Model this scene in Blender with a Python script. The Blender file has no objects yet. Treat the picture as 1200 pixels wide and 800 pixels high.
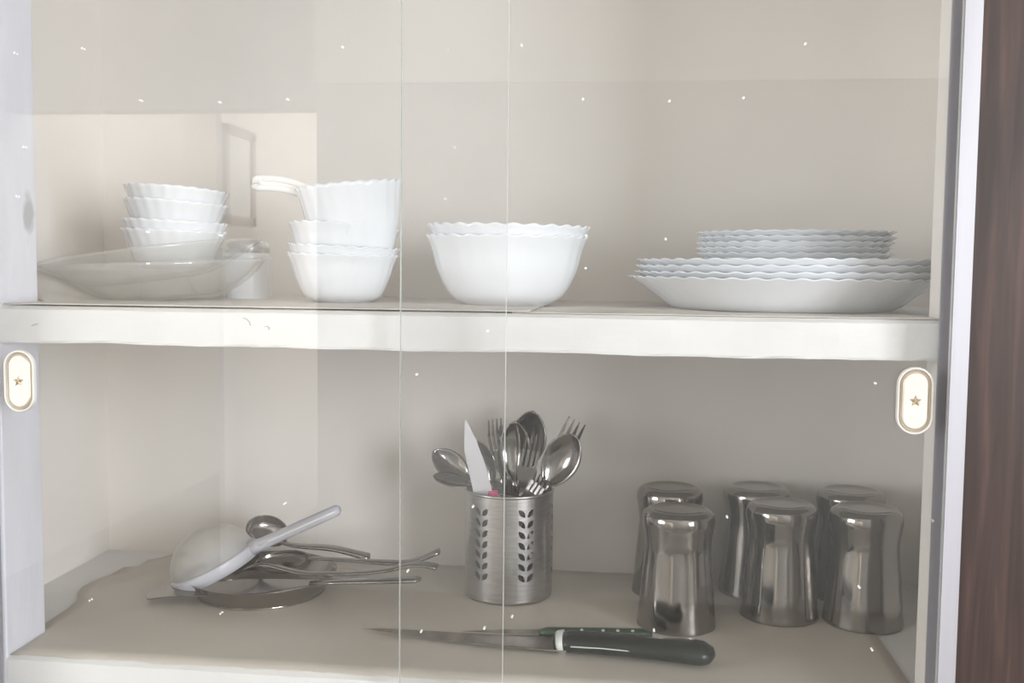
import bpy, math, random
from mathutils import Vector, Matrix
random.seed(7)
SC = bpy.context.scene
COL = SC.collection
PI = math.pi

# ------------------------------------------------------------------ camera, light, exposure
cam_d = bpy.data.cameras.new('camera')
cam_d.sensor_width = 36.0
cam_d.lens = 36.0 * 1206.5 / 1200.0
cam_d.clip_start = 0.02
cam = bpy.data.objects.new('camera', cam_d)
COL.objects.link(cam)
CR = Vector((0.99306055, 0.11712335, 0.01062348))
CU = Vector((-0.01890824, 0.06985287, 0.99737809))
CF = Vector((-0.11607419, 0.99065771, -0.07158273))
m = Matrix.Identity(4)
for i in range(3):
    m[i][0] = CR[i]; m[i][1] = CU[i]; m[i][2] = -CF[i]
m[0][3], m[1][3], m[2][3] = 0.0, -0.85, 1.4
cam.matrix_world = m
SC.camera = cam

world = bpy.data.worlds.new('world')
SC.world = world
world.use_nodes = True
bgn = world.node_tree.nodes['Background']
bgn.inputs[0].default_value = (0.80, 0.88, 1.0, 1)
bgn.inputs[1].default_value = 1.0

def area(name, loc, target, sx, sy, power, col):
    d = bpy.data.lights.new(name, 'AREA')
    d.shape = 'RECTANGLE'; d.size = sx; d.size_y = sy
    d.energy = power; d.color = col
    o = bpy.data.objects.new(name, d); COL.objects.link(o)
    o.location = loc
    o.rotation_euler = (Vector(target) - Vector(loc)).to_track_quat('-Z', 'Y').to_euler()
    return o

# daylight through the window in the wall on the camera's right, and in the room behind the doorway; side fill and hidden lamp are added
area('window_daylight', (2.06, -2.25, 1.62), (0.0, -2.25, 1.62), 1.5, 1.2, 120, (0.92, 0.96, 1.0))
area('added_side_fill', (-2.81, -1.75, 1.62), (0.0, -1.75, 1.62), 1.5, 1.2, 62, (0.96, 0.98, 1.0))  # added fill from the unseen left side, brightens plates and right of recess
area('back_room_daylight', (-0.35, -4.7, 1.75), (-2.5, -4.5, 1.5), 1.4, 1.4, 68, (1.0, 0.98, 0.96))
area('hidden_back_room_fill', (-2.25, -4.5, 2.68), (-2.25, -4.7, 0.0), 0.6, 1.2, 32, (1.0, 0.98, 0.97))  # added lamp hidden above the lintel, brightens the mirrored back room

vs = SC.view_settings
vs.view_transform = 'Standard'; vs.look = 'None'; vs.gamma = 1.0
vs.use_curve_mapping = False
vs.exposure = 0.24
SC.cycles.max_bounces = 10
SC.cycles.diffuse_bounces = 6
SC.cycles.transparent_max_bounces = 24
SC.cycles.glossy_bounces = 5

# ------------------------------------------------------------------ materials
MATS = {}
def new_mat(name):
    mt = bpy.data.materials.new(name); mt.use_nodes = True
    nt = mt.node_tree
    b = nt.nodes['Principled BSDF']
    MATS[name] = mt
    return mt, nt, b
def N(nt, t, **kw):
    n = nt.nodes.new(t)
    for k, v in kw.items():
        setattr(n, k, v)
    return n
def coords(nt, scale=(1, 1, 1)):
    tc = N(nt, 'ShaderNodeTexCoord'); mp = N(nt, 'ShaderNodeMapping')
    mp.inputs['Scale'].default_value = scale
    nt.links.new(tc.outputs['Object'], mp.inputs['Vector'])
    return mp.outputs['Vector']
def noise_mat(name, c1, c2, scale=6, stretch=(1, 1, 1), rough=0.6, bump=0.0, bscale=60, metallic=0.0, detail=4, lo=0.35, hi=0.65, spec=0.5, coat=0.0):
    mt, nt, b = new_mat(name)
    v = coords(nt, stretch)
    n = N(nt, 'ShaderNodeTexNoise'); n.inputs['Scale'].default_value = scale; n.inputs['Detail'].default_value = detail
    nt.links.new(v, n.inputs['Vector'])
    r = N(nt, 'ShaderNodeValToRGB')
    r.color_ramp.elements[0].position = lo; r.color_ramp.elements[1].position = hi
    r.color_ramp.elements[0].color = (*c1, 1); r.color_ramp.elements[1].color = (*c2, 1)
    nt.links.new(n.outputs['Fac'], r.inputs['Fac'])
    nt.links.new(r.outputs['Color'], b.inputs['Base Color'])
    b.inputs['Roughness'].default_value = rough
    b.inputs['Metallic'].default_value = metallic
    b.inputs['Specular IOR Level'].default_value = spec
    if coat: b.inputs['Coat Weight'].default_value = coat
    if bump:
        n2 = N(nt, 'ShaderNodeTexNoise'); n2.inputs['Scale'].default_value = bscale; n2.inputs['Detail'].default_value = 3
        nt.links.new(v, n2.inputs['Vector'])
        bp = N(nt, 'ShaderNodeBump'); bp.inputs['Strength'].default_value = bump; bp.inputs['Distance'].default_value = 0.002
        nt.links.new(n2.outputs['Fac'], bp.inputs['Height'])
        nt.links.new(bp.outputs['Normal'], b.inputs['Normal'])
    return mt

CREAM = noise_mat('cream_paint', (0.76, 0.72, 0.675), (0.80, 0.76, 0.715), 5, rough=0.6, bump=0.15, bscale=45)
POSTW = noise_mat('white_post_paint', (0.66, 0.66, 0.72), (0.75, 0.75, 0.81), 18, (1, 1, .25), rough=0.6, bump=0.4, bscale=60)
nt = POSTW.node_tree; b = nt.nodes['Principled BSDF']
src = b.inputs['Base Color'].links[0].from_socket
tc = N(nt, 'ShaderNodeTexCoord'); mp = N(nt, 'ShaderNodeMapping'); mp.inputs['Location'].default_value = (0, -.047 * 90, -1.443 * 42); mp.inputs['Scale'].default_value = (0, 90, 42)
ns = N(nt, 'ShaderNodeTexNoise'); ns.inputs['Scale'].default_value = 70
av = N(nt, 'ShaderNodeVectorMath', operation='ADD'); ln = N(nt, 'ShaderNodeVectorMath', operation='LENGTH')
nt.links.new(tc.outputs['Object'], mp.inputs[0]); nt.links.new(tc.outputs['Object'], ns.inputs[0]); nt.links.new(mp.outputs[0], av.inputs[0])
sb = N(nt, 'ShaderNodeVectorMath', operation='SUBTRACT'); sb.inputs[1].default_value = (.5, .5, .5); nt.links.new(ns.outputs['Color'], sb.inputs[0]); nt.links.new(sb.outputs[0], av.inputs[1])
nt.links.new(av.outputs[0], ln.inputs[0])
mr = N(nt, 'ShaderNodeMapRange'); mr.inputs[1].default_value = .55; mr.inputs[2].default_value = .95; mr.inputs[3].default_value = .75; mr.inputs[4].default_value = 0
nt.links.new(ln.outputs['Value'], mr.inputs[0])
mxc = N(nt, 'ShaderNodeMixRGB'); mxc.inputs[2].default_value = (.36, .36, .37, 1)
nt.links.new(mr.outputs[0], mxc.inputs[0]); nt.links.new(src, mxc.inputs[1]); nt.links.new(mxc.outputs[0], b.inputs['Base Color'])
SHELFW = noise_mat('white_shelf_paint', (0.66, 0.65, 0.635), (0.73, 0.72, 0.705), 14, (.5, 1, 1), rough=0.5, bump=0.5, bscale=50)
LINER = noise_mat('liner_paper', (0.50, 0.455, 0.395), (0.56, 0.515, 0.45), 7, rough=0.5, bump=0.25, bscale=25)
LINERUP = noise_mat('upper_liner_paper', (0.56, 0.52, 0.475), (0.62, 0.58, 0.53), 7, rough=0.6, bump=0.2, bscale=25)
ROOMW = noise_mat('room_paint', (0.62, 0.60, 0.55), (0.68, 0.66, 0.61), 2, rough=0.7)
ROOMLOW = noise_mat('room_paint_lower', (0.40, 0.39, 0.37), (0.44, 0.43, 0.41), 2, rough=0.7)
ROOMBRIGHT = noise_mat('back_room_paint', (0.80, 0.77, 0.73), (0.85, 0.82, 0.78), 2, rough=0.7)
FLOORM = noise_mat('room_floor', (0.14, 0.12, 0.105), (0.18, 0.16, 0.14), 3, rough=0.3)
FRAMEM = noise_mat('frame_wood', (0.28, 0.22, 0.18), (0.36, 0.29, 0.24), 8, (1, 1, .1), rough=0.4)
OPAL = noise_mat('opal_glassware', (0.79, 0.81, 0.84), (0.82, 0.84, 0.87), 3, rough=0.12, coat=0.3)
WPLAST = noise_mat('white_plastic', (0.80, 0.79, 0.77), (0.84, 0.83, 0.81), 9, rough=0.3)
LAV = noise_mat('lavender_plastic', (0.52, 0.52, 0.58), (0.58, 0.58, 0.63), 9, rough=0.25)
ALU = noise_mat('aluminium', (0.42, 0.41, 0.44), (0.50, 0.485, 0.52), 30, (1, 1, .03), rough=0.5, metallic=0.6)
STEEL = noise_mat('polished_steel', (0.27, 0.25, 0.23), (0.32, 0.30, 0.275), 12, rough=0.13, metallic=1.0, bump=0.03, bscale=30)
STEELB = noise_mat('brushed_steel', (0.44, 0.42, 0.41), (0.52, 0.50, 0.49), 60, (1, 1, 8), rough=0.3, metallic=1.0)
STEELD = noise_mat('utensil_steel', (0.25, 0.237, 0.225), (0.31, 0.295, 0.28), 20, rough=0.16, metallic=1.0)
BLADE = noise_mat('knife_blade_steel', (0.24, 0.22, 0.19), (0.40, 0.37, 0.33), 16, (3, 1, 1), rough=0.35, metallic=0.9)
BLADEW = noise_mat('pale_blade', (0.60, 0.58, 0.60), (0.66, 0.64, 0.66), 20, rough=0.28, metallic=0.6)
PINK = noise_mat('pink_plastic', (0.62, 0.06, 0.20), (0.70, 0.09, 0.25), 10, rough=0.35)
BLACKG = noise_mat('black_green_handle', (0.006, 0.010, 0.008), (0.014, 0.020, 0.017), 10, rough=0.28, spec=0.35)
GREENH = noise_mat('dark_green_handle', (0.020, 0.050, 0.028), (0.040, 0.075, 0.045), 14, rough=0.3)
BEIGE = noise_mat('beige_gold_groove', (0.50, 0.42, 0.32), (0.60, 0.52, 0.42), 40, rough=0.35, metallic=0.3)
GOLD = noise_mat('gold_star', (0.34, 0.25, 0.15), (0.44, 0.34, 0.21), 40, rough=0.4, metallic=0.3)
PULLW = noise_mat('pull_white', (0.62, 0.59, 0.555), (0.68, 0.65, 0.61), 20, rough=0.3)
FERR = noise_mat('pale_ferrule', (0.55, 0.58, 0.54), (0.66, 0.69, 0.65), 40, rough=0.4)
RIMSIL = noise_mat('silver_lid', (0.45, 0.45, 0.44), (0.75, 0.75, 0.74), 90, rough=0.25, metallic=0.9)

# dark reddish-brown laminate with upright grain
mt, nt, b = new_mat('brown_laminate'); WOOD = mt
v = coords(nt, (1, 1, 0.05))
n = N(nt, 'ShaderNodeTexNoise'); n.inputs['Scale'].default_value = 110; n.inputs['Detail'].default_value = 7; n.inputs['Distortion'].default_value = 0.6
nt.links.new(v, n.inputs['Vector'])
r = N(nt, 'ShaderNodeValToRGB')
e = r.color_ramp.elements
e[0].position = 0.30; e[0].color = (0.040, 0.027, 0.023, 1)
e[1].position = 0.72; e[1].color = (0.100, 0.055, 0.047, 1)
k = e.new(0.52); k.color = (0.060, 0.038, 0.033, 1)
nt.links.new(n.outputs['Fac'], r.inputs['Fac']); nt.links.new(r.outputs['Color'], b.inputs['Base Color'])
b.inputs['Roughness'].default_value = 0.38; b.inputs['Specular IOR Level'].default_value = 0.32

# clear pane: thin-glass reflection over straight transmission, with paint flecks and a faint dust film that also paints in veiling glare
def pane_mat(name, film, tint, flecks=True, rough=0.0, refl=0.052):
    mt = bpy.data.materials.new(name); mt.use_nodes = True
    nt = mt.node_tree; nt.nodes.clear()
    out = N(nt, 'ShaderNodeOutputMaterial')
    lw = N(nt, 'ShaderNodeLayerWeight'); lw.inputs['Blend'].default_value = 0.5
    pw = N(nt, 'ShaderNodeMath', operation='POWER'); pw.inputs[1].default_value = 5
    ml = N(nt, 'ShaderNodeMath', operation='MULTIPLY_ADD'); ml.inputs[1].default_value = 0.95; ml.inputs[2].default_value = refl
    nt.links.new(lw.outputs['Facing'], pw.inputs[0]); nt.links.new(pw.outputs[0], ml.inputs[0])
    tr = N(nt, 'ShaderNodeBsdfTransparent'); tr.inputs[0].default_value = (*tint, 1)
    gl = N(nt, 'ShaderNodeBsdfGlossy'); gl.inputs['Roughness'].default_value = rough
    mx = N(nt, 'ShaderNodeMixShader')
    nt.links.new(ml.outputs[0], mx.inputs[0]); nt.links.new(tr.outputs[0], mx.inputs[1]); nt.links.new(gl.outputs[0], mx.inputs[2])
    df = N(nt, 'ShaderNodeBsdfDiffuse'); df.inputs[0].default_value = (0.85, 0.83, 0.80, 1)
    m2 = N(nt, 'ShaderNodeMixShader')
    tc = N(nt, 'ShaderNodeTexCoord')
    ns = N(nt, 'ShaderNodeTexNoise'); ns.inputs['Scale'].default_value = 5; ns.inputs['Detail'].default_value = 5
    nt.links.new(tc.outputs['Object'], ns.inputs['Vector'])
    mr = N(nt, 'ShaderNodeMapRange'); mr.inputs[1].default_value = 0.3; mr.inputs[2].default_value = 0.7
    mr.inputs[3].default_value = film * 0.6; mr.inputs[4].default_value = film * 1.4
    nt.links.new(ns.outputs['Fac'], mr.inputs[0])
    fac = mr.outputs[0]
    if flecks:
        vo = N(nt, 'ShaderNodeTexVoronoi'); vo.voronoi_dimensions = '2D'; vo.inputs['Scale'].default_value = 18
        sx = N(nt, 'ShaderNodeSeparateXYZ'); cx_ = N(nt, 'ShaderNodeCombineXYZ')
        nt.links.new(tc.outputs['Object'], sx.inputs[0]); nt.links.new(sx.outputs['X'], cx_.inputs['X']); nt.links.new(sx.outputs['Z'], cx_.inputs['Y'])
        nt.links.new(cx_.outputs[0], vo.inputs['Vector'])
        sc_ = N(nt, 'ShaderNodeSeparateColor'); nt.links.new(vo.outputs['Color'], sc_.inputs[0])
        gt = N(nt, 'ShaderNodeMath', operation='GREATER_THAN'); gt.inputs[1].default_value = 0.72; nt.links.new(sc_.outputs[0], gt.inputs[0])
        lt = N(nt, 'ShaderNodeMath', operation='LESS_THAN'); lt.inputs[1].default_value = 0.016
        nt.links.new(vo.outputs['Distance'], lt.inputs[0])
        sp = N(nt, 'ShaderNodeMath', operation='MULTIPLY'); sp.inputs[1].default_value = 0.7
        an = N(nt, 'ShaderNodeMath', operation='MULTIPLY'); nt.links.new(lt.outputs[0], an.inputs[0]); nt.links.new(gt.outputs[0], an.inputs[1])
        nt.links.new(an.outputs[0], sp.inputs[0])
        mxm = N(nt, 'ShaderNodeMath', operation='MAXIMUM')
        nt.links.new(fac, mxm.inputs[0]); nt.links.new(sp.outputs[0], mxm.inputs[1])
        fac = mxm.outputs[0]
    nt.links.new(fac, m2.inputs[0]); nt.links.new(mx.outputs[0], m2.inputs[1]); nt.links.new(df.outputs[0], m2.inputs[2])
    nt.links.new(m2.outputs[0], out.inputs['Surface'])
    return mt
PANE = pane_mat('door_glass', 0.009, (0.99, 0.99, 0.99))
PEDGE = noise_mat('glass_edge', (0.50, 0.52, 0.50), (0.60, 0.61, 0.59), 30, (1, 1, .1), rough=0.2)
CLEARP = pane_mat('clear_dish', 0.11, (0.975, 0.98, 0.98), flecks=False, rough=0.08, refl=0.07)
MESHM = pane_mat('strainer_mesh_fabric', 0.30, (0.95, 0.94, 0.92), flecks=False, rough=0.5, refl=0.02)

# ------------------------------------------------------------------ mesh helpers
def link(o, parent=None):
    COL.objects.link(o)
    if parent: o.parent = parent
    return o
def mesh_obj(name, verts, faces, mat, parent=None, smooth=False, bevel=0.0, solid=0.0, auto=None):
    me = bpy.data.meshes.new(name)
    me.from_pydata([tuple(v) for v in verts], [], faces); me.validate(); me.update()
    if mat: me.materials.append(mat)
    if smooth:
        me.polygons.foreach_set('use_smooth', [True] * len(me.polygons))
    o = bpy.data.objects.new(name, me); link(o, parent)
    if solid:
        md = o.modifiers.new('solid', 'SOLIDIFY'); md.thickness = solid; md.offset = 0
    if bevel:
        md = o.modifiers.new('bevel', 'BEVEL'); md.width = bevel; md.segments = 3; md.limit_method = 'ANGLE'
    return o
def box_geo(x0, x1, y0, y1, z0, z1):
    v = [(x0, y0, z0), (x1, y0, z0), (x1, y1, z0), (x0, y1, z0), (x0, y0, z1), (x1, y0, z1), (x1, y1, z1), (x0, y1, z1)]
    f = [(0, 3, 2, 1), (4, 5, 6, 7), (0, 1, 5, 4), (1, 2, 6, 5), (2, 3, 7, 6), (3, 0, 4, 7)]
    return v, f
def box(name, b, mat, parent=None, bevel=0.0):
    v, f = box_geo(*b)
    return mesh_obj(name, v, f, mat, parent, bevel=bevel)
def lathe_geo(prof, n=64, mod=None):
    verts, faces = [], []
    rows = []
    for i, (r, z) in enumerate(prof):
        if r < 1e-6:
            rows.append([len(verts)]); verts.append((0, 0, z)); continue
        row = []
        for j in range(n):
            t = 2 * PI * j / n
            rr, zz = (r, z) if mod is None else mod(r, z, t)
            row.append(len(verts)); verts.append((rr * math.cos(t), rr * math.sin(t), zz))
        rows.append(row)
    for a, b2 in zip(rows, rows[1:]):
        if len(a) == 1 and len(b2) == 1: continue
        for j in range(n):
            k = (j + 1) % n
            if len(a) == 1: faces.append((a[0], b2[k], b2[j]))
            elif len(b2) == 1: faces.append((a[j], a[k], b2[0]))
            else: faces.append((a[j], a[k], b2[k], b2[j]))
    return verts, faces
def smoothprof(pts, k=5):
    """Catmull-Rom through profile points"""
    out = []
    P = [pts[0]] + list(pts) + [pts[-1]]
    for i in range(1, len(P) - 2):
        p0, p1, p2, p3 = P[i - 1], P[i], P[i + 1], P[i + 2]
        for s in range(k):
            t = s / k
            out.append(tuple(0.5 * ((2 * p1[d]) + (-p0[d] + p2[d]) * t + (2 * p0[d] - 5 * p1[d] + 4 * p2[d] - p3[d]) * t * t + (-p0[d] + 3 * p1[d] - 3 * p2[d] + p3[d]) * t ** 3) for d in range(len(p1))))
    out.append(tuple(pts[-1]))
    return out
def tube_geo(path, radii, n=10, flat=1.0, up=Vector((0, 0, 1)), caps=True):
    """swept ellipse; 'flat' scales the section along the path's own 'up' side"""
    P = [Vector(p) for p in path]
    if not hasattr(radii, '__len__'): radii = [radii] * len(P)
    verts, faces = [], []
    for i, p in enumerate(P):
        t = (P[min(i + 1, len(P) - 1)] - P[max(i - 1, 0)]).normalized()
        s = t.cross(up)
        if s.length < 1e-4: s = t.cross(Vector((0, 1, 0)))
        s.normalize(); w = s.cross(t).normalized()
        for j in range(n):
            a = 2 * PI * j / n
            verts.append(p + s * (radii[i] * math.cos(a)) + w * (radii[i] * flat * math.sin(a)))
    for i in range(len(P) - 1):
        for j in range(n):
            k = (j + 1) % n
            faces.append((i * n + j, i * n + k, (i + 1) * n + k, (i + 1) * n + j))
    if caps:
        faces.append(tuple(range(n - 1, -1, -1)))
        faces.append(tuple(range((len(P) - 1) * n, len(P) * n)))
    return verts, faces
def tube(name, path, radii, mat, parent=None, n=10, flat=1.0, up=Vector((0, 0, 1))):
    v, f = tube_geo(path, radii, n, flat, up)
    return mesh_obj(name, v, f, mat, parent, smooth=True)
def prism_geo(outline, h0, h1, axis='z'):
    n = len(outline)
    v = [(x, y, h0) for x, y in outline] + [(x, y, h1) for x, y in outline]
    f = [tuple(range(n - 1, -1, -1)), tuple(range(n, 2 * n))]
    for i in range(n):
        k = (i + 1) % n
        f.append((i, k, n + k, n + i))
    return v, f
def tag(o, label, cat, group=None):
    o['label'] = label; o['category'] = cat
    if group: o['group'] = group
    return o
def struct(o):
    o['kind'] = 'structure'; return o
def thing(name, label, cat, loc=(0, 0, 0), group=None):
    o = bpy.data.objects.new(name, None); link(o); o.location = loc
    o.empty_display_size = 0.02
    return tag(o, label, cat, group)
def orient(o, base, tip, face):
    """put local z along base->tip and local -y towards 'face'"""
    z = (Vector(tip) - Vector(base)).normalized()
    f = Vector(face); f = (f - z * f.dot(z)).normalized()
    y = -f; x = y.cross(z)
    M = Matrix.Identity(4)
    for i in range(3):
        M[i][0] = x[i]; M[i][1] = y[i]; M[i][2] = z[i]; M[i][3] = base[i]
    o.matrix_world = M
    return o

# ------------------------------------------------------------------ the setting
ZU, ZL = 1.3618, 1.0453           # shelf tops
XL, XR = -0.5555, 0.2440          # inner faces of the front posts
WL, WR, YB = -0.640, 0.345, 0.340 # recess walls
ZTOP, ZBOT = 1.775, 0.96

struct(box('wall_back', (WL - .02, WR + .02, YB, YB + .03, ZBOT - .1, ZTOP + .1), CREAM))
struct(box('wall_left', (WL - .03, WL, 0.06, YB, ZBOT - .1, ZTOP + .1), CREAM))
struct(box('wall_right', (WR, WR + .03, 0.04, YB, ZBOT - .1, ZTOP + .1), CREAM))
struct(box('ceiling_recess', (WL - .03, WR + .03, 0.0, YB + .03, ZTOP, ZTOP + .04), CREAM))
struct(box('trim_1', (XL - .085, XL, -0.002, 0.060, ZBOT, ZTOP), POSTW, bevel=0.002))
struct(box('trim_2', (XR, XR + .101, -0.002, 0.040, ZBOT, ZTOP), CREAM, bevel=0.002))

# room around and behind the camera (what the panes mirror)
RX0, RX1, RYB, RH = -2.75, 2.0, -3.5, 2.75
struct(box('floor', (RX0 - .1, RX1 + .1, -6.0, 0.4, -0.06, 0.0), FLOORM))
struct(box('ceiling', (RX0 - .1, RX1 + .1, -6.0, 0.4, RH, RH + .08), ROOMW))
struct(box('wall_cabinet_left', (RX0, XL - .085, 0.0, 0.05, 0, RH), ROOMW))
struct(box('wall_cabinet_lower', (XL - .016, RX1, 0.002, 0.05, 0, ZBOT - .1), ROOMW))
struct(box('wall_cabinet_upper', (XL - .016, RX1, 0.0, 0.05, ZTOP, RH), ROOMW))
struct(box('wall_cabinet_right', (XR + .101, RX1, 0.0, 0.05, ZBOT - .1, ZTOP), ROOMW))
LY0, LY1 = -2.55, -0.95
struct(box('wall_room_left', (RX0 - .1, RX0, -6.0, LY0, 0, RH), ROOMW))
struct(box('wall_room_left_end', (RX0 - .1, RX0, LY1, 0.0, 0, RH), ROOMW))
struct(box('wall_room_left_sill', (RX0 - .1, RX0, LY0, LY1, 0, 0.98), ROOMW))
struct(box('wall_room_left_lintel', (RX0 - .1, RX0, LY0, LY1, 2.24, RH), ROOMW))
win2 = bpy.data.objects.new('added_side_window', None); link(win2); struct(win2)  # unseen window, added as the opening for the left fill light
for nm, bb in (('frame_jamb', (RX0 - .04, RX0 + .01, LY0, LY0 + .05, .98, 2.24)), ('frame_jamb', (RX0 - .04, RX0 + .01, LY1 - .05, LY1, .98, 2.24)),
               ('frame_rail', (RX0 - .04, RX0 + .01, LY0, LY1, .98, 1.03)), ('frame_rail', (RX0 - .04, RX0 + .01, LY0, LY1, 2.19, 2.24)),
               ('mullion', (RX0 - .03, RX0 + .01, -1.775, -1.725, .98, 2.24))):
    box(nm, bb, FRAMEM, win2)
# right room wall with its window opening
WY0, WY1, WZ0, WZ1 = -3.05, -1.45, 0.98, 2.24
rw = struct(box('wall_room_right', (RX1, RX1 + .12, -6.0, WY0, 0, RH), ROOMW))
struct(box('wall_room_right_end', (RX1, RX1 + .12, WY1, 0.05, 0, RH), ROOMW))
struct(box('wall_room_right_sill', (RX1, RX1 + .12, WY0, WY1, 0, WZ0), ROOMW))
struct(box('wall_room_right_lintel', (RX1, RX1 + .12, WY0, WY1, WZ1, RH), ROOMW))
win = bpy.data.objects.new('window_1', None); link(win); struct(win)
for nm, bb in (('frame_jamb', (RX1 - .01, RX1 + .04, WY0, WY0 + .05, WZ0, WZ1)), ('frame_jamb', (RX1 - .01, RX1 + .04, WY1 - .05, WY1, WZ0, WZ1)),
               ('frame_rail', (RX1 - .01, RX1 + .04, WY0, WY1, WZ0, WZ0 + .05)), ('frame_rail', (RX1 - .01, RX1 + .04, WY0, WY1, WZ1 - .05, WZ1)),
               ('mullion', (RX1 - .01, RX1 + .03, -2.275, -2.225, WZ0, WZ1))):
    box(nm, bb, FRAMEM, win)
# rear wall: doorway at one end, darker dado below a lighter band
DX = -1.342
struct(box('wall_rear_lower', (DX, RX1, RYB - .12, RYB, 0, 2.16), ROOMLOW))
struct(box('wall_rear_upper', (DX, RX1, RYB - .12, RYB + .03, 2.16, RH), ROOMW))
struct(box('wall_rear_lintel', (RX0, DX, RYB - .12, RYB, 2.06, RH), ROOMLOW))
struct(box('wall_partition', (-1.835, -1.81, -5.0, RYB - .12, 0, RH), ROOMBRIGHT))
struct(box('wall_far', (RX0, RX1, -6.1, -6.0, 0, RH), ROOMBRIGHT))
pf = thing('picture_frame', 'narrow brown picture frame on the far passage wall mirrored in the glass', 'picture frame', (-1.81, -3.80, 1.58))
for nm, bb in (('frame_side', (0, .02, -.18, -.14, 0, .44)), ('frame_side', (0, .02, .14, .18, 0, .44)), ('frame_rail', (0, .02, -.18, .18, 0, .04)), ('frame_rail', (0, .02, -.18, .18, .40, .44))):
    box(nm, bb, FRAMEM, pf)
box('picture_sheet', (0, .008, -.14, .14, .04, .40), WPLAST, pf)

# wooden panel and the metal channels
wp = tag(box('wood_panel', (0.2530, 1.15, -0.036, -0.003, 0.3, 2.2), WOOD), 'dark reddish brown laminate panel beside the metal channel', 'panel')
def channel(name, x0, x1, label):
    # U-section: web facing out, two flanges
    y0, y1 = -0.041, -0.006
    o = [(x0, y0), (x1, y0), (x1, y1), (x0, y1), (x0, y1 - .002), (x1 - .002, y1 - .002), (x1 - .002, y0 + .002), (x0, y0 + .002)]
    if x0 < -0.3: o = [(x0 + x1 - x, y) for x, y in o][::-1]
    v, f = prism_geo(o, ZBOT, ZTOP)
    return tag(mesh_obj(name, v, f, ALU), label, 'channel')
channel('door_channel', 0.2396, 0.2524, 'bright aluminium channel between the glass door and the brown panel')
channel('door_channel', -0.5705, -0.5562, 'aluminium channel at the far edge beside the white post')

# shelves: slab with a slightly uneven painted front
def shelf(name, zt, zb, label):
    nx = 60
    v, f = [], []
    prof = [(0.0, zb), (-0.0005, zb + .002), (0.0, zt - .003), (0.003, zt), (YB, zt), (YB, zb)]
    rnd = random.Random(int(zt * 1000))
    drift = 0
    xs = [XL + (XR - XL) * i / nx for i in range(nx + 1)]
    rows = []
    for i, x in enumerate(xs):
        drift = drift * .8 + rnd.uniform(-1, 1) * .0005
        row = []
        for j, (y, z) in enumerate(prof):
            dy = rnd.uniform(-1, 1) * .0004 if j < 3 else 0
            dz = drift if j < 2 else (drift * .4 if j in (2,) else 0)
            row.append(len(v)); v.append((x, y + dy - (.0025 if j < 3 else 0), z + dz))
        rows.append(row)
    m_ = len(prof)
    for a, b2 in zip(rows, rows[1:]):
        for j in range(m_):
            k = (j + 1) % m_
            f.append((a[j], b2[j], b2[k], a[k]))
    f.append(tuple(rows[0])); f.append(tuple(rows[-1][::-1]))
    o = mesh_obj(name, v, f, SHELFW)
    # ends that reach behind the posts
    return tag(o, label, 'shelf')
su = shelf('shelf_board', ZU, 1.3296, 'thick white painted shelf board carrying the bowls and plates')
sl = shelf('shelf_board', ZL, 0.985, 'white painted lower shelf board carrying the steel glasses and cutlery')
for o_, zt, zb in ((su, ZU, 1.3296), (sl, ZL, 0.985)):
    box('shelf_end', (WL, XL, 0.060, YB, zb, zt), SHELFW, o_)
    box('shelf_end', (XR, WR, 0.040, YB, zb, zt), SHELFW, o_)

for xs_, zs_ in (([-.331, -.328, -.3255, -.3245], [.0, -.0008, -.0030, -.0062]), ([-.3120, -.3095, -.3075, -.3090], [-.0070, -.0065, -.0085, -.0100]), ([-.5240, -.5205, -.5180], [-.0100, -.0085, -.0080])):
    mk = tube('pencil_mark', [(x, -.0030, 1.3545 + z) for x, z in zip(xs_, zs_)], .00022, FRAMEM, su, n=6)
# liner sheets: wavy grid over a polygon-like strip
def liner(name, x0, x1, y0, y1, z, mat, label, lf=None, rf=None, frontwave=.0015, lift=None, nx=60, ny=16):
    rnd = random.Random(len(name) + int(x0 * 1000))
    fw = [rnd.uniform(-1, 1) * frontwave for _ in range(nx + 1)]
    v, f = [], []
    for i in range(nx + 1):
        for j in range(ny + 1):
            t = j / ny
            a = lf(t) if lf else x0
            b_ = rf(t) if rf else x1
            x = a + (b_ - a) * i / nx
            y = y0 + (y1 - y0) * t + (fw[i] if j == 0 else 0)
            zz = z + .0008 + .0004 * math.sin(x * 60 + y * 30) * math.sin(y * 50)
            if lift: zz += lift(x, y)
            v.append((x, y, zz))
    for i in range(nx):
        for j in range(ny):
            a = i * (ny + 1) + j
            f.append((a, a + ny + 1, a + ny + 2, a + 1))
    return tag(mesh_obj(name, v, f, mat, smooth=True, solid=.0006), label, 'shelf liner')
def lower_left_edge(t):
    y = t * .33
    pts = [(0, -.553), (.05, -.555), (.06, -.568), (.14, -.571), (.18, -.592), (.21, -.588), (.26, -.570), (.30, -.566), (.33, -.550)]
    for (a, xa), (b_, xb) in zip(pts, pts[1:]):
        if y <= b_: return xa + (xb - xa) * (y - a) / (b_ - a)
    return pts[-1][1]
def lower_lift(x, y):
    l = 0
    if x < -.50:
        k = min(1, (-.50 - x) / .07)
        l += k * max(0, 1 - abs(y - .24) / .10) * (.004 + .0035 * math.sin(x * 160 + y * 120))
    return max(0, l)
liner('shelf_liner', -.57, .2428, .001, .334, ZL, LINER, 'grey beige paper liner under the steel glasses and cutlery holder', lf=lower_left_edge, rf=lambda t: .2428 - (.0 if t > .1 else .004), lift=lower_lift)
def up_lift(x, y):
    if x < -.52: return min(.028, (-.52 - x) / .03 * .028 * max(0, (y - .06) / .1)) if y > .06 else 0
    return 0
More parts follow.
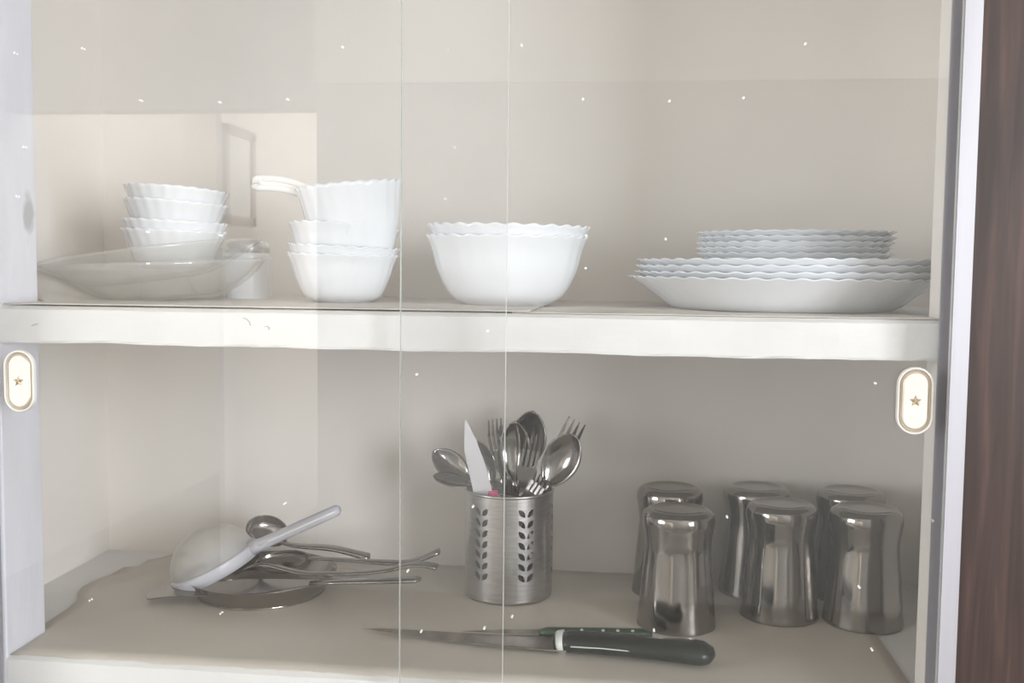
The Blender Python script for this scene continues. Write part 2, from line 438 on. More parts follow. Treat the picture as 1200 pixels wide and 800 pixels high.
liner('shelf_liner', -.553, -.085, -.002, .33, ZU + .0012, LINERUP, 'pale paper liner under the fluted bowls', lf=lambda t: -.551 - (.05 if t > .2 else 0), lift=up_lift)
liner('shelf_liner', -.10, .2425, .001, .33, ZU, LINERUP, 'pale paper liner under the stack of plates')

# ------------------------------------------------------------------ sliding glass doors
def stadium(w, h, n=14):
    r = w / 2; o = []
    for i in range(n + 1):
        a = PI * i / n; o.append((r * math.cos(a), h / 2 - r + r * math.sin(a)))
    for i in range(n + 1):
        a = PI + PI * i / n; o.append((r * math.cos(a), -(h / 2 - r) + r * math.sin(a)))
    return o
def stadium_rings(rings, mat, name, parent, close_last=True):
    """rings: (width, height, y); joined in order; local z up, -y to the viewer"""
    v, f = [], []; n = None
    for w, h, y in rings:
        s = stadium(w, h); n = len(s)
        v += [(x, y, z) for x, z in s]
    for k in range(len(rings) - 1):
        for i in range(n):
            j = (i + 1) % n
            f.append((k * n + i, (k + 1) * n + i, (k + 1) * n + j, k * n + j))
    if close_last: f.append(tuple(range((len(rings) - 1) * n, len(rings) * n)))
    return mesh_obj(name, v, f, mat, parent, smooth=False)
def glass_door(x0, x1, y, pull_x, pull_z, label):
    th = .004
    d = thing('sliding_glass_door', label, 'glass door', ((x0 + x1) / 2, y, ZBOT + .01))
    hx = (x1 - x0) / 2; H = ZTOP - ZBOT - .02
    pane = box('glass_pane', (-hx + .0001, hx - .0001, -th / 2, th / 2, 0, H), PANE, d)
    for s in (-1, 1):
        box('polished_edge', (s * hx - .00015, s * hx + .00015, -th / 2 - .0001, th / 2 + .0001, 0, H), PEDGE, d)
    px, pz = pull_x - (x0 + x1) / 2, pull_z - ZBOT - .01
    W, Hh = .0272, .0525
    p = stadium_rings([(W, Hh, 0), (W, Hh, -.0030), (W - .0010, Hh - .0010, -.0040), (W - .0030, Hh - .0030, -.0040), (W - .0042, Hh - .0042, -.0024), (W - .0060, Hh - .006, -.0018)], PULLW, 'finger_pull', d, close_last=True)
    p.location = (px, -th / 2, pz)
    p['label'] = 'white oval finger pull with beige groove and star'
    g = stadium_rings([(W - .0046, Hh - .0046, -.0026), (W - .0054, Hh - .0054, -.0034), (W - .0072, Hh - .0072, -.0022), (W - .0092, Hh - .0092, -.0030)], BEIGE, 'groove_ring', p, close_last=False)
    i_ = stadium_rings([(W - .0092, Hh - .0092, -.0018), (W - .0092, Hh - .0092, -.0036), (W - .0100, Hh - .0100, -.0040)], PULLW, 'inset_plate', p)
    pts = []
    for k in range(10):
        a = PI / 2 + PI * k / 5; r_ = .0047 if k % 2 == 0 else .0020
        pts.append((r_ * math.cos(a), r_ * math.sin(a)))
    v = [(x, -.00425, z) for x, z in pts] + [(0, -.0060, 0)]
    mesh_obj('star_emblem', v, [(k, (k + 1) % 10, 10) for k in range(10)], GOLD, p)
    return d
glass_door(-0.568, -0.1002, -0.036, -0.5128, 1.3001, 'sliding glass door carrying its pull on the white post side')
glass_door(-0.1888, 0.2432, -0.024, 0.2178, 1.3006, 'sliding glass door carrying its pull next to the aluminium channel')

# ------------------------------------------------------------------ fluted opal ware
def fluted(prof, nfl, amp, twist, zamp, htot, segs=6):
    def mod(r, z, t):
        w = max(0.0, min(1.0, (z / htot - .25) / .75))
        c = math.cos(nfl * t + twist * z / htot)
        return r * (1 + amp * w * c), z + zamp * w * w * c
    return lathe_geo(prof, nfl * segs, mod)
def ware_mesh(name, outer, th, nfl, amp, twist, zamp):
    o = smoothprof(outer, 4)
    h = o[-1][1]
    inner = [(max(r - th, 0) if r > th else 0, z + th * (.9 if z < h * .3 else .3)) for r, z in o[::-1]]
    inner[0] = (o[-1][0] - th * .8, h)
    prof = [(0, outer[0][1])] + o + inner
    if prof[-1][0] > 1e-6: prof.append((0, prof[-1][1]))
    v, f = fluted(prof, nfl, amp, twist, zamp, h)
    me = bpy.data.meshes.new(name); me.from_pydata(v, [], f); me.validate(); me.update()
    me.materials.append(OPAL)
    me.polygons.foreach_set('use_smooth', [True] * len(me.polygons))
    return me
def put(name, me, loc, rot=(0, 0, 0), label='', cat='', group=None):
    o = bpy.data.objects.new(name, me); link(o); o.location = loc; o.rotation_euler = rot
    return tag(o, label, cat, group)

big_bowl = ware_mesh('big_bowl', [(.040, 0), (.043, .001), (.056, .010), (.068, .032), (.0735, .052), (.0795, .0665)], .003, 28, .007, 2.5, .0010)
put('serving_bowl', big_bowl, (-.1235, .155, ZU + .0018), (0, 0, .2), 'wide white fluted serving bowl, lower of the nested pair', 'bowl', 'nested serving bowls')
put('serving_bowl', big_bowl, (-.1225, .155, ZU + .0118), (math.radians(.3), math.radians(.6), .27), 'wide white fluted serving bowl, upper of the nested pair', 'bowl', 'nested serving bowls')

mid_bowl = ware_mesh('mid_bowl', [(.026, 0), (.029, .001), (.039, .008), (.047, .026), (.0505, .038), (.055, .0475)], .0025, 24, .010, 2.0, .0008)
deep_bowl = ware_mesh('deep_bowl', [(.024, 0), (.027, .001), (.037, .014), (.0445, .040), (.0480, .062), (.0520, .082)], .0025, 24, .010, 2.4, .0008)
R_ = math.radians
put('bowl', mid_bowl, (-.288, .15, ZU + .0018), (0, R_(1), .1), 'white fluted bowl at the bottom of the stack of four', 'bowl', 'stack of four bowls')
put('bowl', mid_bowl, (-.2875, .15, ZU + .0098), (R_(1), R_(2), .5), 'white fluted bowl second from the bottom in the stack of four', 'bowl', 'stack of four bowls')
put('bowl', mid_bowl, (-.2885, .15, ZU + .0285), (R_(-1), R_(5), .9), 'white fluted bowl second from the top, tipped, in the stack of four', 'bowl', 'stack of four bowls')
put('bowl', deep_bowl, (-.272, .15, ZU + .0365), (R_(1), R_(-6), .3), 'deep white fluted bowl tilted on top of the stack of four', 'bowl', 'stack of four bowls')

small_bowl = ware_mesh('small_bowl', [(.026, 0), (.029, .0008), (.038, .007), (.0450, .024), (.052, .040)], .0025, 24, .012, 1.6, .0005)
names4 = ['lowest', 'second from below', 'second from above', 'topmost']
for i, (dz, tl) in enumerate(((0, 1.5), (.0092, 2.2), (.0285, 3.2), (.0415, 3.6))):
    put('small_bowl', small_bowl, (-.4705 + .0006 * i, .165, 1.3945 + dz), (R_(.5 * i), R_(tl), .35 * i), names4[i] + ' small white fluted bowl stacked on the clear dishes', 'bowl', 'small bowls on the clear dishes')

dinner = ware_mesh('dinner_plate', [(.100, 0), (.104, .0006), (.112, .005), (.124, .014), (.136, .0225), (.1475, .0300)], .003, 48, .006, 0.8, .0008)
ordn = ['lowest', 'second', 'third', 'topmost']
for i in range(4):
    put('dinner_plate', dinner, (.1425 + random.uniform(-.0015, .0015) + (.007 if i else 0), .174 + random.uniform(-.002, .002), ZU + .0012 + 0.0057 * i), (0, R_(-.4 * (i > 0)), random.random()),
        ordn[i] + ' large white scalloped dinner plate counted up from the shelf', 'plate', 'stack of dinner plates')
side = ware_mesh('side_plate', [(.058, 0), (.062, .0006), (.068, .004), (.077, .012), (.085, .018), (.0925, .0225)], .0026, 36, .006, 0.6, .0007)
for i in range(7):
    put('side_plate', side, (.1530 + random.uniform(-.0012, .0012), .172 + random.uniform(-.002, .002), ZU + .0218 + .0050 * i), (0, R_(-.3), random.random()),
        ['lowest', 'second', 'third', 'fourth', 'fifth', 'sixth', 'topmost'][i] + ' smaller white scalloped plate of the upper pile, counted upward', 'plate', 'pile of smaller plates')

# clear dishes under the small bowls
def dish_mesh(name, outer, th, n=72):
    o = smoothprof(outer, 5)
    h = o[-1][1]
    v, f = lathe_geo([(0, outer[0][1])] + o + [(max(r - th, 0), z + th * .8) for r, z in o[::-1]][0:1] + [(max(r - th, .001), z + th) for r, z in o[::-1][1:]] + [(0, outer[0][1] + th)], n)
    me = bpy.data.meshes.new(name); me.from_pydata(v, [], f); me.validate(); me.update(); me.materials.append(CLEARP)
    me.polygons.foreach_set('use_smooth', [True] * len(me.polygons))
    return me
cd1 = dish_mesh('clear_bowl', [(.050, 0), (.056, .001), (.072, .009), (.090, .022), (.102, .036)], .003)
put('clear_dish', cd1, (-.474, .150, ZU + .0022), (R_(1), R_(-2.5), 0), 'clear rounded dish standing on the shelf under the small bowls', 'dish')
cd2 = dish_mesh('clear_platter', [(.050, 0), (.058, .001), (.078, .008), (.098, .018), (.113, .026)], .003)
put('clear_dish', cd2, (-.4870, .150, ZU + .0215), (R_(1), R_(-8), 0), 'tilted clear shallow platter directly beneath the small bowls', 'dish')

# white jar with silver lid
j = thing('jar', 'white jar with a silver lid behind the clear dishes', 'jar', (-.4145, .225, ZU + .0012))
v, f = lathe_geo(smoothprof([(0, 0), (.022, 0), (.0235, .0015), (.0242, .02), (.0250, .044), (.0246, .0475), (.021, .050), (0, .050)], 4), 48)
mesh_obj('body', v, f, OPAL, j, smooth=True)
v, f = lathe_geo([(0, .0485), (.0225, .0485), (.0235, .0500), (.0235, .0585), (.0225, .0612), (.0195, .0622), (0, .0628)], 48)
lid = mesh_obj('lid', v, f, RIMSIL, j, smooth=True)

# white spoon whose grooved handle sticks out of the tilted bowl
sp = thing('serving_spoon', 'white plastic spoon with a looped handle resting in the tilted bowl', 'spoon', (0, 0, 0))
def bez(p0, p1, p2, n=14):
    return [tuple((1 - t) ** 2 * a + 2 * t * (1 - t) * b_ + t * t * c for a, b_, c in zip(p0, p1, p2)) for t in [i / n for i in range(n + 1)]]
hp = bez((-.366, .130, 1.4805), (-.335, .132, 1.4835), (-.300, .142, 1.4630))
loop = [Vector(p) for p in hp]
up_side = [p + Vector((0, 0, .0035)) for p in loop]
dn_side = [p + Vector((.0, -.001, -.0055)) for p in loop]
endc = [loop[0] + Vector((-.0055 * math.sin(a), -.0005, -.001 + .0045 * math.cos(a))) for a in [PI * k / 8 for k in range(9)]]
tube('handle', up_side[::-1] + endc + dn_side, .0036, WPLAST, sp, n=10)
tube('handle_web', loop, [.0040] * len(loop), WPLAST, sp, n=8, flat=.3, up=Vector((0, 1, 0)))
v, f = lathe_geo(smoothprof([(0, 0), (.012, .002), (.019, .008), (.0195, .0095), (.018, .009), (.011, .004), (0, .002)], 3), 32)
hb = mesh_obj('spoon_bowl', [(x * 1.4 - .281, y + .15, z + 1.455) for x, y, z in v], f, WPLAST, sp, smooth=True)

# ------------------------------------------------------------------ steel glasses, upside down
gp = smoothprof([(.0365, .0), (.0372, .0008), (.0362, .010), (.0335, .040), (.0312, .066), (.0308, .076), (.0322, .088), (.0336, .0975), (.0325, .1045), (.0285, .1080), (.0255, .1086)], 5)
gp += [(.0245, .1078), (.012, .1076), (0, .1075)]
gi = [(.0355, 0)] + [(max(r - .0012, 0), z - .001 if z > .1 else z) for r, z in gp[2:]]
# facets: lower two thirds is gently panelled
def gmod(r, z, t):
    if z < .074:
        w = min(1, (.074 - z) / .012)
        return r * (1 - .012 * w * (0.5 - 0.5 * math.cos(10 * t))), z
    return r, z
v, f = lathe_geo(gi[::-1] + gp, 100, gmod)
v = [(x * 1.07, y * 1.07, z * 1.07) for x, y, z in v]
gme = bpy.data.meshes.new('steel_glass'); gme.from_pydata(v, [], f); gme.validate(); gme.update(); gme.materials.append(STEEL)
gme.polygons.foreach_set('use_smooth', [True] * len(gme.polygons))
ZS = ZL + .0016
for x, y, lb in ((.0490, .1720, 'front upturned steel glass nearest the long knife'), (.1550, .2135, 'front upturned steel glass in the middle of the three pairs'),
                 (.2370, .2060, 'front upturned steel glass closest to the aluminium channel'), (.0440, .2760, 'rear upturned steel glass behind the one nearest the knife'),
                 (.1390, .2920, 'rear upturned steel glass in the middle of the three pairs'), (.2390, .2900, 'rear upturned steel glass closest to the aluminium channel')):
    put('steel_glass', gme, (x, y, ZS), (0, 0, random.random() * 3), lb, 'glass', 'upturned steel glasses')

# ------------------------------------------------------------------ cutlery holder with leaf-shaped perforations
HX, HY, HR, HH = -.1290, .2430, .0472, .1150
ho = thing('cutlery_holder', 'brushed steel cutlery holder pierced with leaf shapes', 'cutlery holder', (HX, HY, ZS))
verts, faces = [], []
def cyl(th_, z): return (HR * math.cos(th_), HR * math.sin(th_), z)
CW = math.radians(11.5)
rows0, dzr = .0235, .0114
def addgrid(t0, t1, z0, z1, nt_, nz_):
    b0 = len(verts)
    for i in range(nt_ + 1):
        for k2 in range(nz_ + 1):
            verts.append(cyl(t0 + (t1 - t0) * i / nt_, z0 + (z1 - z0) * k2 / nz_))
    for i in range(nt_):
        for k2 in range(nz_):
            a = b0 + i * (nz_ + 1) + k2
            faces.append((a, a + nz_ + 1, a + nz_ + 2, a + 1))
def holecell(t0, t1, z0, z1, lean):
    n = 16; tc_, zc = (t0 + t1) / 2, (z0 + z1) / 2
    hw, hh = (t1 - t0) / 2, (z1 - z0) / 2
    per = []
    for k2 in range(4): per.append((-1 + .5 * k2, -1))
    for k2 in range(4): per.append((1, -1 + .5 * k2))
    for k2 in range(4): per.append((1 - .5 * k2, 1))
    for k2 in range(4): per.append((-1, 1 - .5 * k2))
    b0 = len(verts)
    for a, b_ in per: verts.append(cyl(tc_ + a * hw, zc + b_ * hh))
    # leaf: pointed ellipse leaning outwards
    L, Wd = .0052, .0029
    for a, b_ in per:
        ang = math.atan2(b_, a) - lean
        c, s = math.cos(ang), math.sin(ang)
        u = L * c; w = Wd * s * (1 - .35 * abs(c))
        x = u * math.cos(lean) - w * math.sin(lean); z = u * math.sin(lean) + w * math.cos(lean)
        verts.append(cyl(tc_ + x / HR, zc + z))
    for k2 in range(n):
        q = (k2 + 1) % n
        faces.append((b0 + k2, b0 + q, b0 + n + q, b0 + n + k2))
for pcol in range(6):
    tc0 = -PI / 2 + math.radians(30) + pcol * PI / 3 - .02
    z0h, z1h = rows0, rows0 + 7 * dzr
    for sgn in (-1, 1):
        ta, tb = (tc0 - CW, tc0) if sgn < 0 else (tc0, tc0 + CW)
        for rr in range(7):
            holecell(ta, tb, z0h + rr * dzr, z0h + (rr + 1) * dzr, math.radians(50) if sgn > 0 else math.radians(130))
        addgrid(ta, tb, .004, z0h, 4, 1); addgrid(ta, tb, z1h, HH, 4, 1)
    addgrid(tc0 + CW, tc0 + PI / 3 - CW, .004, HH, 8, 1)
import bmesh
hb = mesh_obj('perforated_wall', verts, faces, STEELB, ho, smooth=True, solid=.0008)
bm = bmesh.new(); bm.from_mesh(hb.data); bmesh.ops.remove_doubles(bm, verts=bm.verts, dist=1e-5)
bmesh.ops.recalc_face_normals(bm, faces=bm.faces); bm.to_mesh(hb.data); bm.free()
hb.data.polygons.foreach_set('use_smooth', [True] * len(hb.data.polygons))
es = hb.modifiers.new('split', 'EDGE_SPLIT'); es.split_angle = R_(35)
v, f = lathe_geo([(0, .001), (.040, .001), (.0452, .0), (.0470, .0012), (.0476, .0045), (.0466, .0055), (.0455, .004), (.040, .0025), (0, .0025)], 72)
mesh_obj('base', v, f, STEELB, ho, smooth=True)
v, f = lathe_geo([(HR - .0010, HH - .002), (HR + .0010, HH - .002), (HR + .0013, HH), (HR + .0002, HH + .0012), (HR - .0011, HH), (HR - .0010, HH - .002)], 72)
mesh_obj('rolled_rim', v, f, STEELB, ho, smooth=True)

# cutlery ----------------------------------------------------------
def spoon_parts(o, L, hw, hl, depth=.007, mat=STEELD):
    """local z from handle end (0) to spoon tip (L); dish opens to -y"""
    nu, nv = 18, 10
    v, f = [], []
    for i in range(nu + 1):
        s = i / nu; z = L - hl + hl * s
        w = hw * math.sin(PI * min(1, max(0, .05 + .95 * s))) ** .62 * (0.86 + .2 * s) if 0 < s < 1 else hw * (.16 if s == 0 else .02)
        for k2 in range(nv + 1):
            a = -1 + 2 * k2 / nv
            d = depth * (1 - a * a) * math.sin(PI * min(1, s * .93 + .07)) ** .8
            v.append((w * a, d - .0015, z))
    for i in range(nu):
        for k2 in range(nv):
            a = i * (nv + 1) + k2
            f.append((a, a + 1, a + nv + 2, a + nv + 1))
    mesh_obj('spoon_bowl', v, f, mat, o, smooth=True, solid=.0012)
    n = 10
    path = [(0, .0012 * math.sin(PI * t * 1.5), t * (L - hl + .004)) for t in [i / n for i in range(n + 1)]]
    rad = [.0062 - .0032 * t ** 1.0 for t in [i / n for i in range(n + 1)]]
    v, f = tube_geo(path, rad, 8, .28, Vector((0, 1, 0)))
    mesh_obj('handle', v, f, mat, o, smooth=True)
def fork_parts(o, L, hw=.011, hl=.058, mat=STEELD):
    n = 10
    path = [(0, .001 * math.sin(PI * t * 1.5), t * (L - hl)) for t in [i / n for i in range(n + 1)]]
    rad = [.0060 - .0030 * t for t in [i / n for i in range(n + 1)]]
    v, f = tube_geo(path, rad, 8, .28, Vector((0, 1, 0)))
    mesh_obj('handle', v, f, mat, o, smooth=True)
    out = [(-.0028, 0), (-.006, .006), (-hw, .015), (-hw, .024), (hw, .024), (hw, .015), (.006, .006), (.0028, 0)]
    v, f = prism_geo([(x, z + L - hl - .001) for x, z in out], -.0007, .0007)
    v = [(x, h + .001, z) for x, z, h in v]
    mesh_obj('fork_head', v, f, mat, o)
    for k2 in range(4):
        xc = -hw + (2 * hw) * (k2 + .5) / 4; w = hw / 4 * .58
        z0, z1 = L - hl + .0225, L
        v = [(xc - w, .0003, z0), (xc + w, .0003, z0), (xc + w, .0017, z0), (xc - w, .0017, z0),
             (xc - w, .0030, (z0 + z1) / 2), (xc + w, .0030, (z0 + z1) / 2), (xc + w, .0044, (z0 + z1) / 2), (xc - w, .0044, (z0 + z1) / 2),
             (xc - w * .35, .0005, z1), (xc + w * .35, .0005, z1), (xc + w * .35, .0013, z1), (xc - w * .35, .0013, z1)]
        f = [(0, 3, 2, 1), (8, 9, 10, 11)]
        for a in (0, 4):
            for q in range(4):
                f.append((a + q, a + (q + 1) % 4, a + 4 + (q + 1) % 4, a + 4 + q))
        mesh_obj('tine', v, f, mat, o)
ZC = ZS + .004
def cut(kind, label, foot, tip, face=(0, -1, .15), **kw):
    base = Vector((HX + foot[0], HY + foot[1], ZC + (foot[2] if len(foot) > 2 else 0))); tip = Vector(tip)
    L = (tip - base).length
    nm, ct = ('spoon', 'spoon') if kind == 'spoon' else ('fork', 'fork')
    o = thing(nm, label, ct, base, 'cutlery in the pierced holder')
    (spoon_parts if kind == 'spoon' else fork_parts)(o, L, **kw)
    orient(o, base, tip, face)
    return o
cut('spoon', 'steel spoon leaning out farthest over the side of the holder towards the ladles', (.036, .008, .058), (-.2150, .250, 1.198), (.15, -1, .7), hw=.016, hl=.048)
cut('spoon', 'steel spoon turned edge on below the one leaning out farthest', (.022, -.004, .101), (-.2110, .230, 1.1745), (.2, -.35, 1), hw=.014, hl=.040, depth=.004)
cut('spoon', 'dark steel spoon half hidden behind the white knife blade', (.012, .012), (-.1650, .250, 1.2120), (-.5, -1, .1), hw=.015, hl=.050)
cut('fork', 'steel fork standing upright behind the white knife blade', (.004, .014), (-.1480, .262, 1.2340), (.9, -1, .1))
cut('fork', 'steel fork leaning beside the upright fork behind the pale blade', (-.006, .022), (-.1390, .275, 1.2250), (1, -.5, .1))
cut('spoon', 'large steel serving spoon standing tallest at the back of the holder', (-.010, .020), (-.1080, .278, 1.2420), (-.1, -1, .25), hw=.022, hl=.066, depth=.010)
cut('spoon', 'large steel spoon just in front of the tallest serving spoon', (.004, .010), (-.1250, .258, 1.2330), (-.25, -1, .15), hw=.019, hl=.064, depth=.009)
cut('fork', 'steel fork with thin tines in front of the large spoons', (-.006, -.006), (-.1020, .235, 1.2230), (0, -1, .1), hw=.0105, hl=.06)
cut('spoon', 'shiny steel spoon leaning out towards the steel glasses', (-.022, -.004), (-.0580, .228, 1.2250), (.1, -1, .55), hw=.021, hl=.062, depth=.010)
cut('fork', 'steel fork with broad tines leaning out behind the shiny spoon', (-.020, .010), (-.0580, .262, 1.2350), (-.1, -1, .2), hw=.013, hl=.058)
cut('fork', 'short steel fork resting low at the front rim of the holder', (-.026, -.008), (-.0920, .213, 1.1830), (-.35, -1, .3), hw=.010, hl=.045)
# paring knife, blade up
kb = Vector((HX + .004, HY - .020, ZC)); kt = Vector((-.1735, .214, 1.2400))
ko = thing('paring_knife', 'small knife with a pale blade pointing up and a pink handle', 'knife', kb, 'cutlery in the pierced holder')
KL = (kt - kb).length
z0 = KL - .086
out = [(-.0110, z0), (.0090, z0), (.0086, z0 + .035), (.0058, z0 + .062), (.0006, KL), (-.0012, KL - .002), (-.0090, z0 + .055)]
v, f = prism_geo(out, -.0006, .0006); v = [(x, h, z) for x, z, h in v]
mesh_obj('blade', v, f, BLADEW, ko)
v, f = tube_geo([(0.002, 0, 0), (.002, 0, .03), (.004, 0, z0 - .02), (.0095, .0005, z0 + .0045)], [.008, .009, .008, .0055], 12, .6, Vector((0, 1, 0)))
mesh_obj('handle', v, f, PINK, ko, smooth=True)
orient(ko, kb, kt, (.25, -1, .1))

# ------------------------------------------------------------------ pile of strainer, ladles and steel plate
v, f = lathe_geo(smoothprof([(0, 0), (.060, 0), (.066, .0015), (.073, .010), (.077, .0165), (.0785, .0178), (.0770, .0172), (.0715, .010), (.0645, .0025), (.058, .0012), (0, .0012)], 4), 96)
pl = tag(mesh_obj('steel_plate', v, f, STEEL, None, smooth=True), 'shallow round steel plate beneath the strainer and ladles', 'plate')
pl.location = (-.3960, .2120, ZS); pl.scale = (1.03, 1.03, 1.15)

st = thing('tea_strainer', 'plastic strainer with pale mesh dome and lavender handle', 'strainer', (-.4440, .200, 1.0755))
dvec = Vector((.903, 0, .43)); nvec = Vector((-.43, -.10, .9)).normalized()
bvec = nvec.cross(dvec).normalized()
Rr = .0470
def sp_pt(a, r_, h): return dvec * (r_ * math.cos(a)) + bvec * (r_ * math.sin(a)) + nvec * h
v, f = [], []
sec = [(Rr - .002, -.0075), (Rr + .0015, -.0075), (Rr + .0025, .003), (Rr + .0025, .005), (Rr - .001, .006), (Rr - .002, .005)]
n = 64
for i in range(n):
    for r_, h in sec: v.append(sp_pt(2 * PI * i / n, r_, h))
for i in range(n):
    for q in range(len(sec)):
        a, b_ = i * len(sec), ((i + 1) % n) * len(sec); q2 = (q + 1) % len(sec)
        f.append((a + q, a + q2, b_ + q2, b_ + q))
mesh_obj('ring', v, f, LAV, st, smooth=True)
v, f = [], []
nr = 12
for k2 in range(nr + 1):
    ph = PI / 2 * k2 / nr
    for i in range(n):
        v.append(sp_pt(2 * PI * i / n, (Rr - .001) * math.cos(ph) + .0001, .003 + .0400 * math.sin(ph)))
for k2 in range(nr):
    for i in range(n):
        q = (i + 1) % n
        f.append((k2 * n + i, k2 * n + q, (k2 + 1) * n + q, (k2 + 1) * n + i))
mesh_obj('mesh_dome', v, f, MESHM, st, smooth=True)
# handle: I-section bar with a rounded end
hs = [dvec * s + nvec * (.0005 + .03 * max(0, s - .05) * .06) for s in (.046, .058, .075, .095, .115, .135, .150, .1535)]
v, f = tube_geo(hs, [.0110, .0085, .0082, .0080, .0080, .0080, .0076, .0045], 12, .80, nvec)
hd = mesh_obj('handle', v, f, LAV, st, smooth=True)
v, f = tube_geo([p + nvec * .0 - bvec * -.0 + Vector((0, -.0081, .0005)) for p in hs[1:7]], [.0012] * 6, 6)
mesh_obj('handle_rib', v, f, WPLAST, hd, smooth=True)

def ladle(name, label, cat, bowl_c, bowl_r, bowl_d, tilt, path, rad, flat=.3, sx=1.0):
    o = thing(name, label, cat, bowl_c)
    c = Vector(bowl_c)
    prof = smoothprof([(0, -bowl_d), (bowl_r * .5, -bowl_d * .88), (bowl_r * .85, -bowl_d * .5), (bowl_r, 0), (bowl_r - .0012, .0002), (bowl_r * .84, -bowl_d * .46), (bowl_r * .5, -bowl_d * .82), (0, -bowl_d + .0012)], 4)
    v, f = lathe_geo(prof, 40)
    E_ = Matrix.Rotation(tilt[2], 3, 'Z') @ Matrix.Rotation(tilt[0], 3, 'X') @ Matrix.Rotation(tilt[1], 3, 'Y')
    v = [E_ @ Vector((x * sx, y, z)) for x, y, z in v]
    mesh_obj('scoop', v, f, STEELD, o, smooth=True)
    pp = [Vector(p) - c for p in smoothprof(path, 5)]
    rr_ = [rad[0] + (rad[1] - rad[0]) * i / (len(pp) - 1) for i in range(len(pp))]
    v, f = tube_geo(pp, rr_, 10, flat, Vector((0, 0, 1)))
    mesh_obj('handle', v, f, STEELD, o, smooth=True)
    return o
ladle('ladle', 'steel ladle with a small cupped head propped up behind the strainer handle', 'ladle', (-.4080, .262, 1.0980), .0190, .012, (R_(55), R_(30), 0),
      [(-.394, .258, 1.088), (-.372, .262, 1.083), (-.335, .275, 1.078), (-.296, .287, 1.066)], (.0050, .0120), flat=.35, sx=1.3)
ladle('serving_spoon', 'long steel serving spoon with the upturned handle end', 'spoon', (-.3800, .235, 1.0725), .0215, .010, (R_(18), R_(-4), 0),
      [(-.352, .236, 1.0770), (-.3150, .238, 1.0765), (-.2767, .240, 1.0750), (-.2383, .240, 1.0765), (-.2060, .240, 1.0895)], (.0048, .0090), flat=.35, sx=1.5)
ladle('serving_spoon', 'long steel serving spoon with a wavy handle across the steel plate', 'spoon', (-.4420, .200, 1.0690), .0190, .008, (R_(4), R_(-16), 0),
      [(-.420, .200, 1.0670), (-.3900, .199, 1.0790), (-.3410, .199, 1.0715), (-.2665, .200, 1.0765), (-.2250, .200, 1.0860), (-.2000, .200, 1.0845)], (.0045, .0090), flat=.32, sx=1.5)
# flat turner lying across the plate rim
tn = thing('spatula', 'flat steel spatula lying across the front rim of the steel plate', 'spatula', (-.36, .16, 1.070))
v, f = [], []
stn = [(-.5020, .0020, 1.0530, .006), (-.4950, .000, 1.0545, .014), (-.4700, 0, 1.0600, .017), (-.4200, 0, 1.0640, .018), (-.3700, 0, 1.0680, .016), (-.3350, 0, 1.0725, .008), (-.3170, 0, 1.0742, .0055)]
for x, dy, z, w in stn:
    for s in (-1, 1):
        for h in (-.0006, .0006):
            v.append((x + .36, s * w + dy, z - 1.070 + h + s * w * .15))
for i in range(len(stn) - 1):
    a = i * 4
    for q in ((0, 1), (1, 3), (3, 2), (2, 0)): f.append((a + q[0], a + q[1], a + 4 + q[1], a + 4 + q[0]))
f += [(0, 2, 3, 1), (len(v) - 4, len(v) - 3, len(v) - 1, len(v) - 2)]
mesh_obj('blade', v, f, STEELD, tn)
v, f = tube_geo([(x + .36, 0, z - 1.07) for x, z in ((-.325, 1.0735), (-.29, 1.0768), (-.25, 1.0795), (-.215, 1.0825), (-.2095, 1.0828))], [.0060, .0072, .0085, .0095, .005], 10, .33)
mesh_obj('handle', v, f, STEELD, tn, smooth=True)

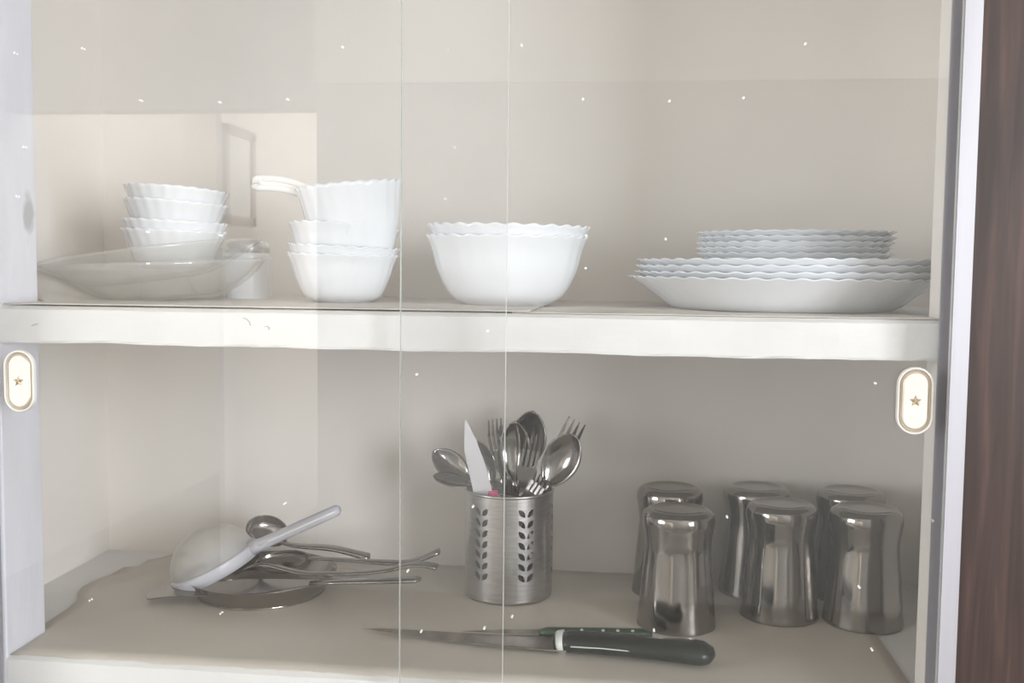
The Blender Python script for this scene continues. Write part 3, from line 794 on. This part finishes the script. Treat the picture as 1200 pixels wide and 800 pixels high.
# ------------------------------------------------------------------ knives lying in front
kn = thing('kitchen_knife', 'long kitchen knife with a thick black handle lying at the shelf front', 'knife', (-.062, .0795, ZS))
kn.rotation_euler.z = R_(-2.2)
def wedge(outline, spine_side, t0=.0011, t1=.0002, z=.004):
    v = []; n = len(outline)
    for x, y, k2 in outline: v.append((x, y, z + (t0 if k2 else t1)))
    for x, y, k2 in outline: v.append((x, y, z - (t0 if k2 else t1)))
    f = [tuple(range(n)), tuple(range(2 * n - 1, n - 1, -1))]
    for i in range(n):
        q = (i + 1) % n; f.append((i, n + i, n + q, q))
    return v, f
v, f = wedge([(-.1920, .0110, 0), (-.15, .0020, 0), (-.10, -.0055, 0), (-.05, -.0105, 0), (0.004, -.0135, 0), (.008, -.013, 1), (.008, .0150, 1), (-.02, .0215, 1), (-.06, .0165, 1), (-.12, .0155, 1), (-.17, .0135, 1)], 1)
mesh_obj('blade', v, f, BLADE, kn)
hpth = [(-.004, .001, .0075), (.012, .0005, .0095), (.035, -.002, .0105), (.065, -.005, .0105), (.095, -.0085, .0110), (.118, -.0115, .0120), (.130, -.0135, .0115), (.1375, -.0145, .0100), (.1400, -.0150, .0085)]
v, f = tube_geo(hpth, [.0125, .0150, .0150, .0145, .0150, .0170, .0165, .0120, .0050], 16, .62)
hh_ = mesh_obj('handle', v, f, BLACKG, kn, smooth=True)
v, f = tube_geo([(-.0015, .001, .0082), (.0015, .001, .0088), (.0045, .001, .0092)], [.0140, .0149, .0150], 16, .64)
mesh_obj('ferrule', v, f, FERR, kn, smooth=True)
v, f = tube_geo([(.012, -.0148, .0100), (.04, -.0168, .0110), (.07, -.0192, .0110)], [.0007] * 3, 6)
mesh_obj('handle_seam', v, f, FERR, hh_, smooth=True)

k2o = thing('small_knife', 'thin knife with a slim green riveted handle behind the black handled knife', 'knife', (-.0305, .1115, ZS))
v, f = tube_geo([(-.053, -.004, .006), (-.045, -.0035, .0068), (.0, .001, .0068), (.045, .0055, .0068), (.054, .0065, .0058)], [.0045, .0060, .0062, .0062, .0040], 12, .75)
gh = mesh_obj('handle', v, f, GREENH, k2o, smooth=True)
for x in (-.012, .008, .022, .036):
    v, f = lathe_geo([(0, .0018), (.0014, .0014), (.0018, 0), (0, 0)], 12)
    mesh_obj('rivet', [(a + x, b_ + .001 + x * .1 - .0035, c + .0098) for a, b_, c in v], f, FERR, gh, smooth=True)
v, f = wedge([(-.125, -.0120, 0), (-.09, -.0125, 0), (-.052, -.0100, 0), (-.052, .0010, 1), (-.09, -.0045, 1)], 1, z=.0062)
mesh_obj('blade', v, f, BLADE, k2o)
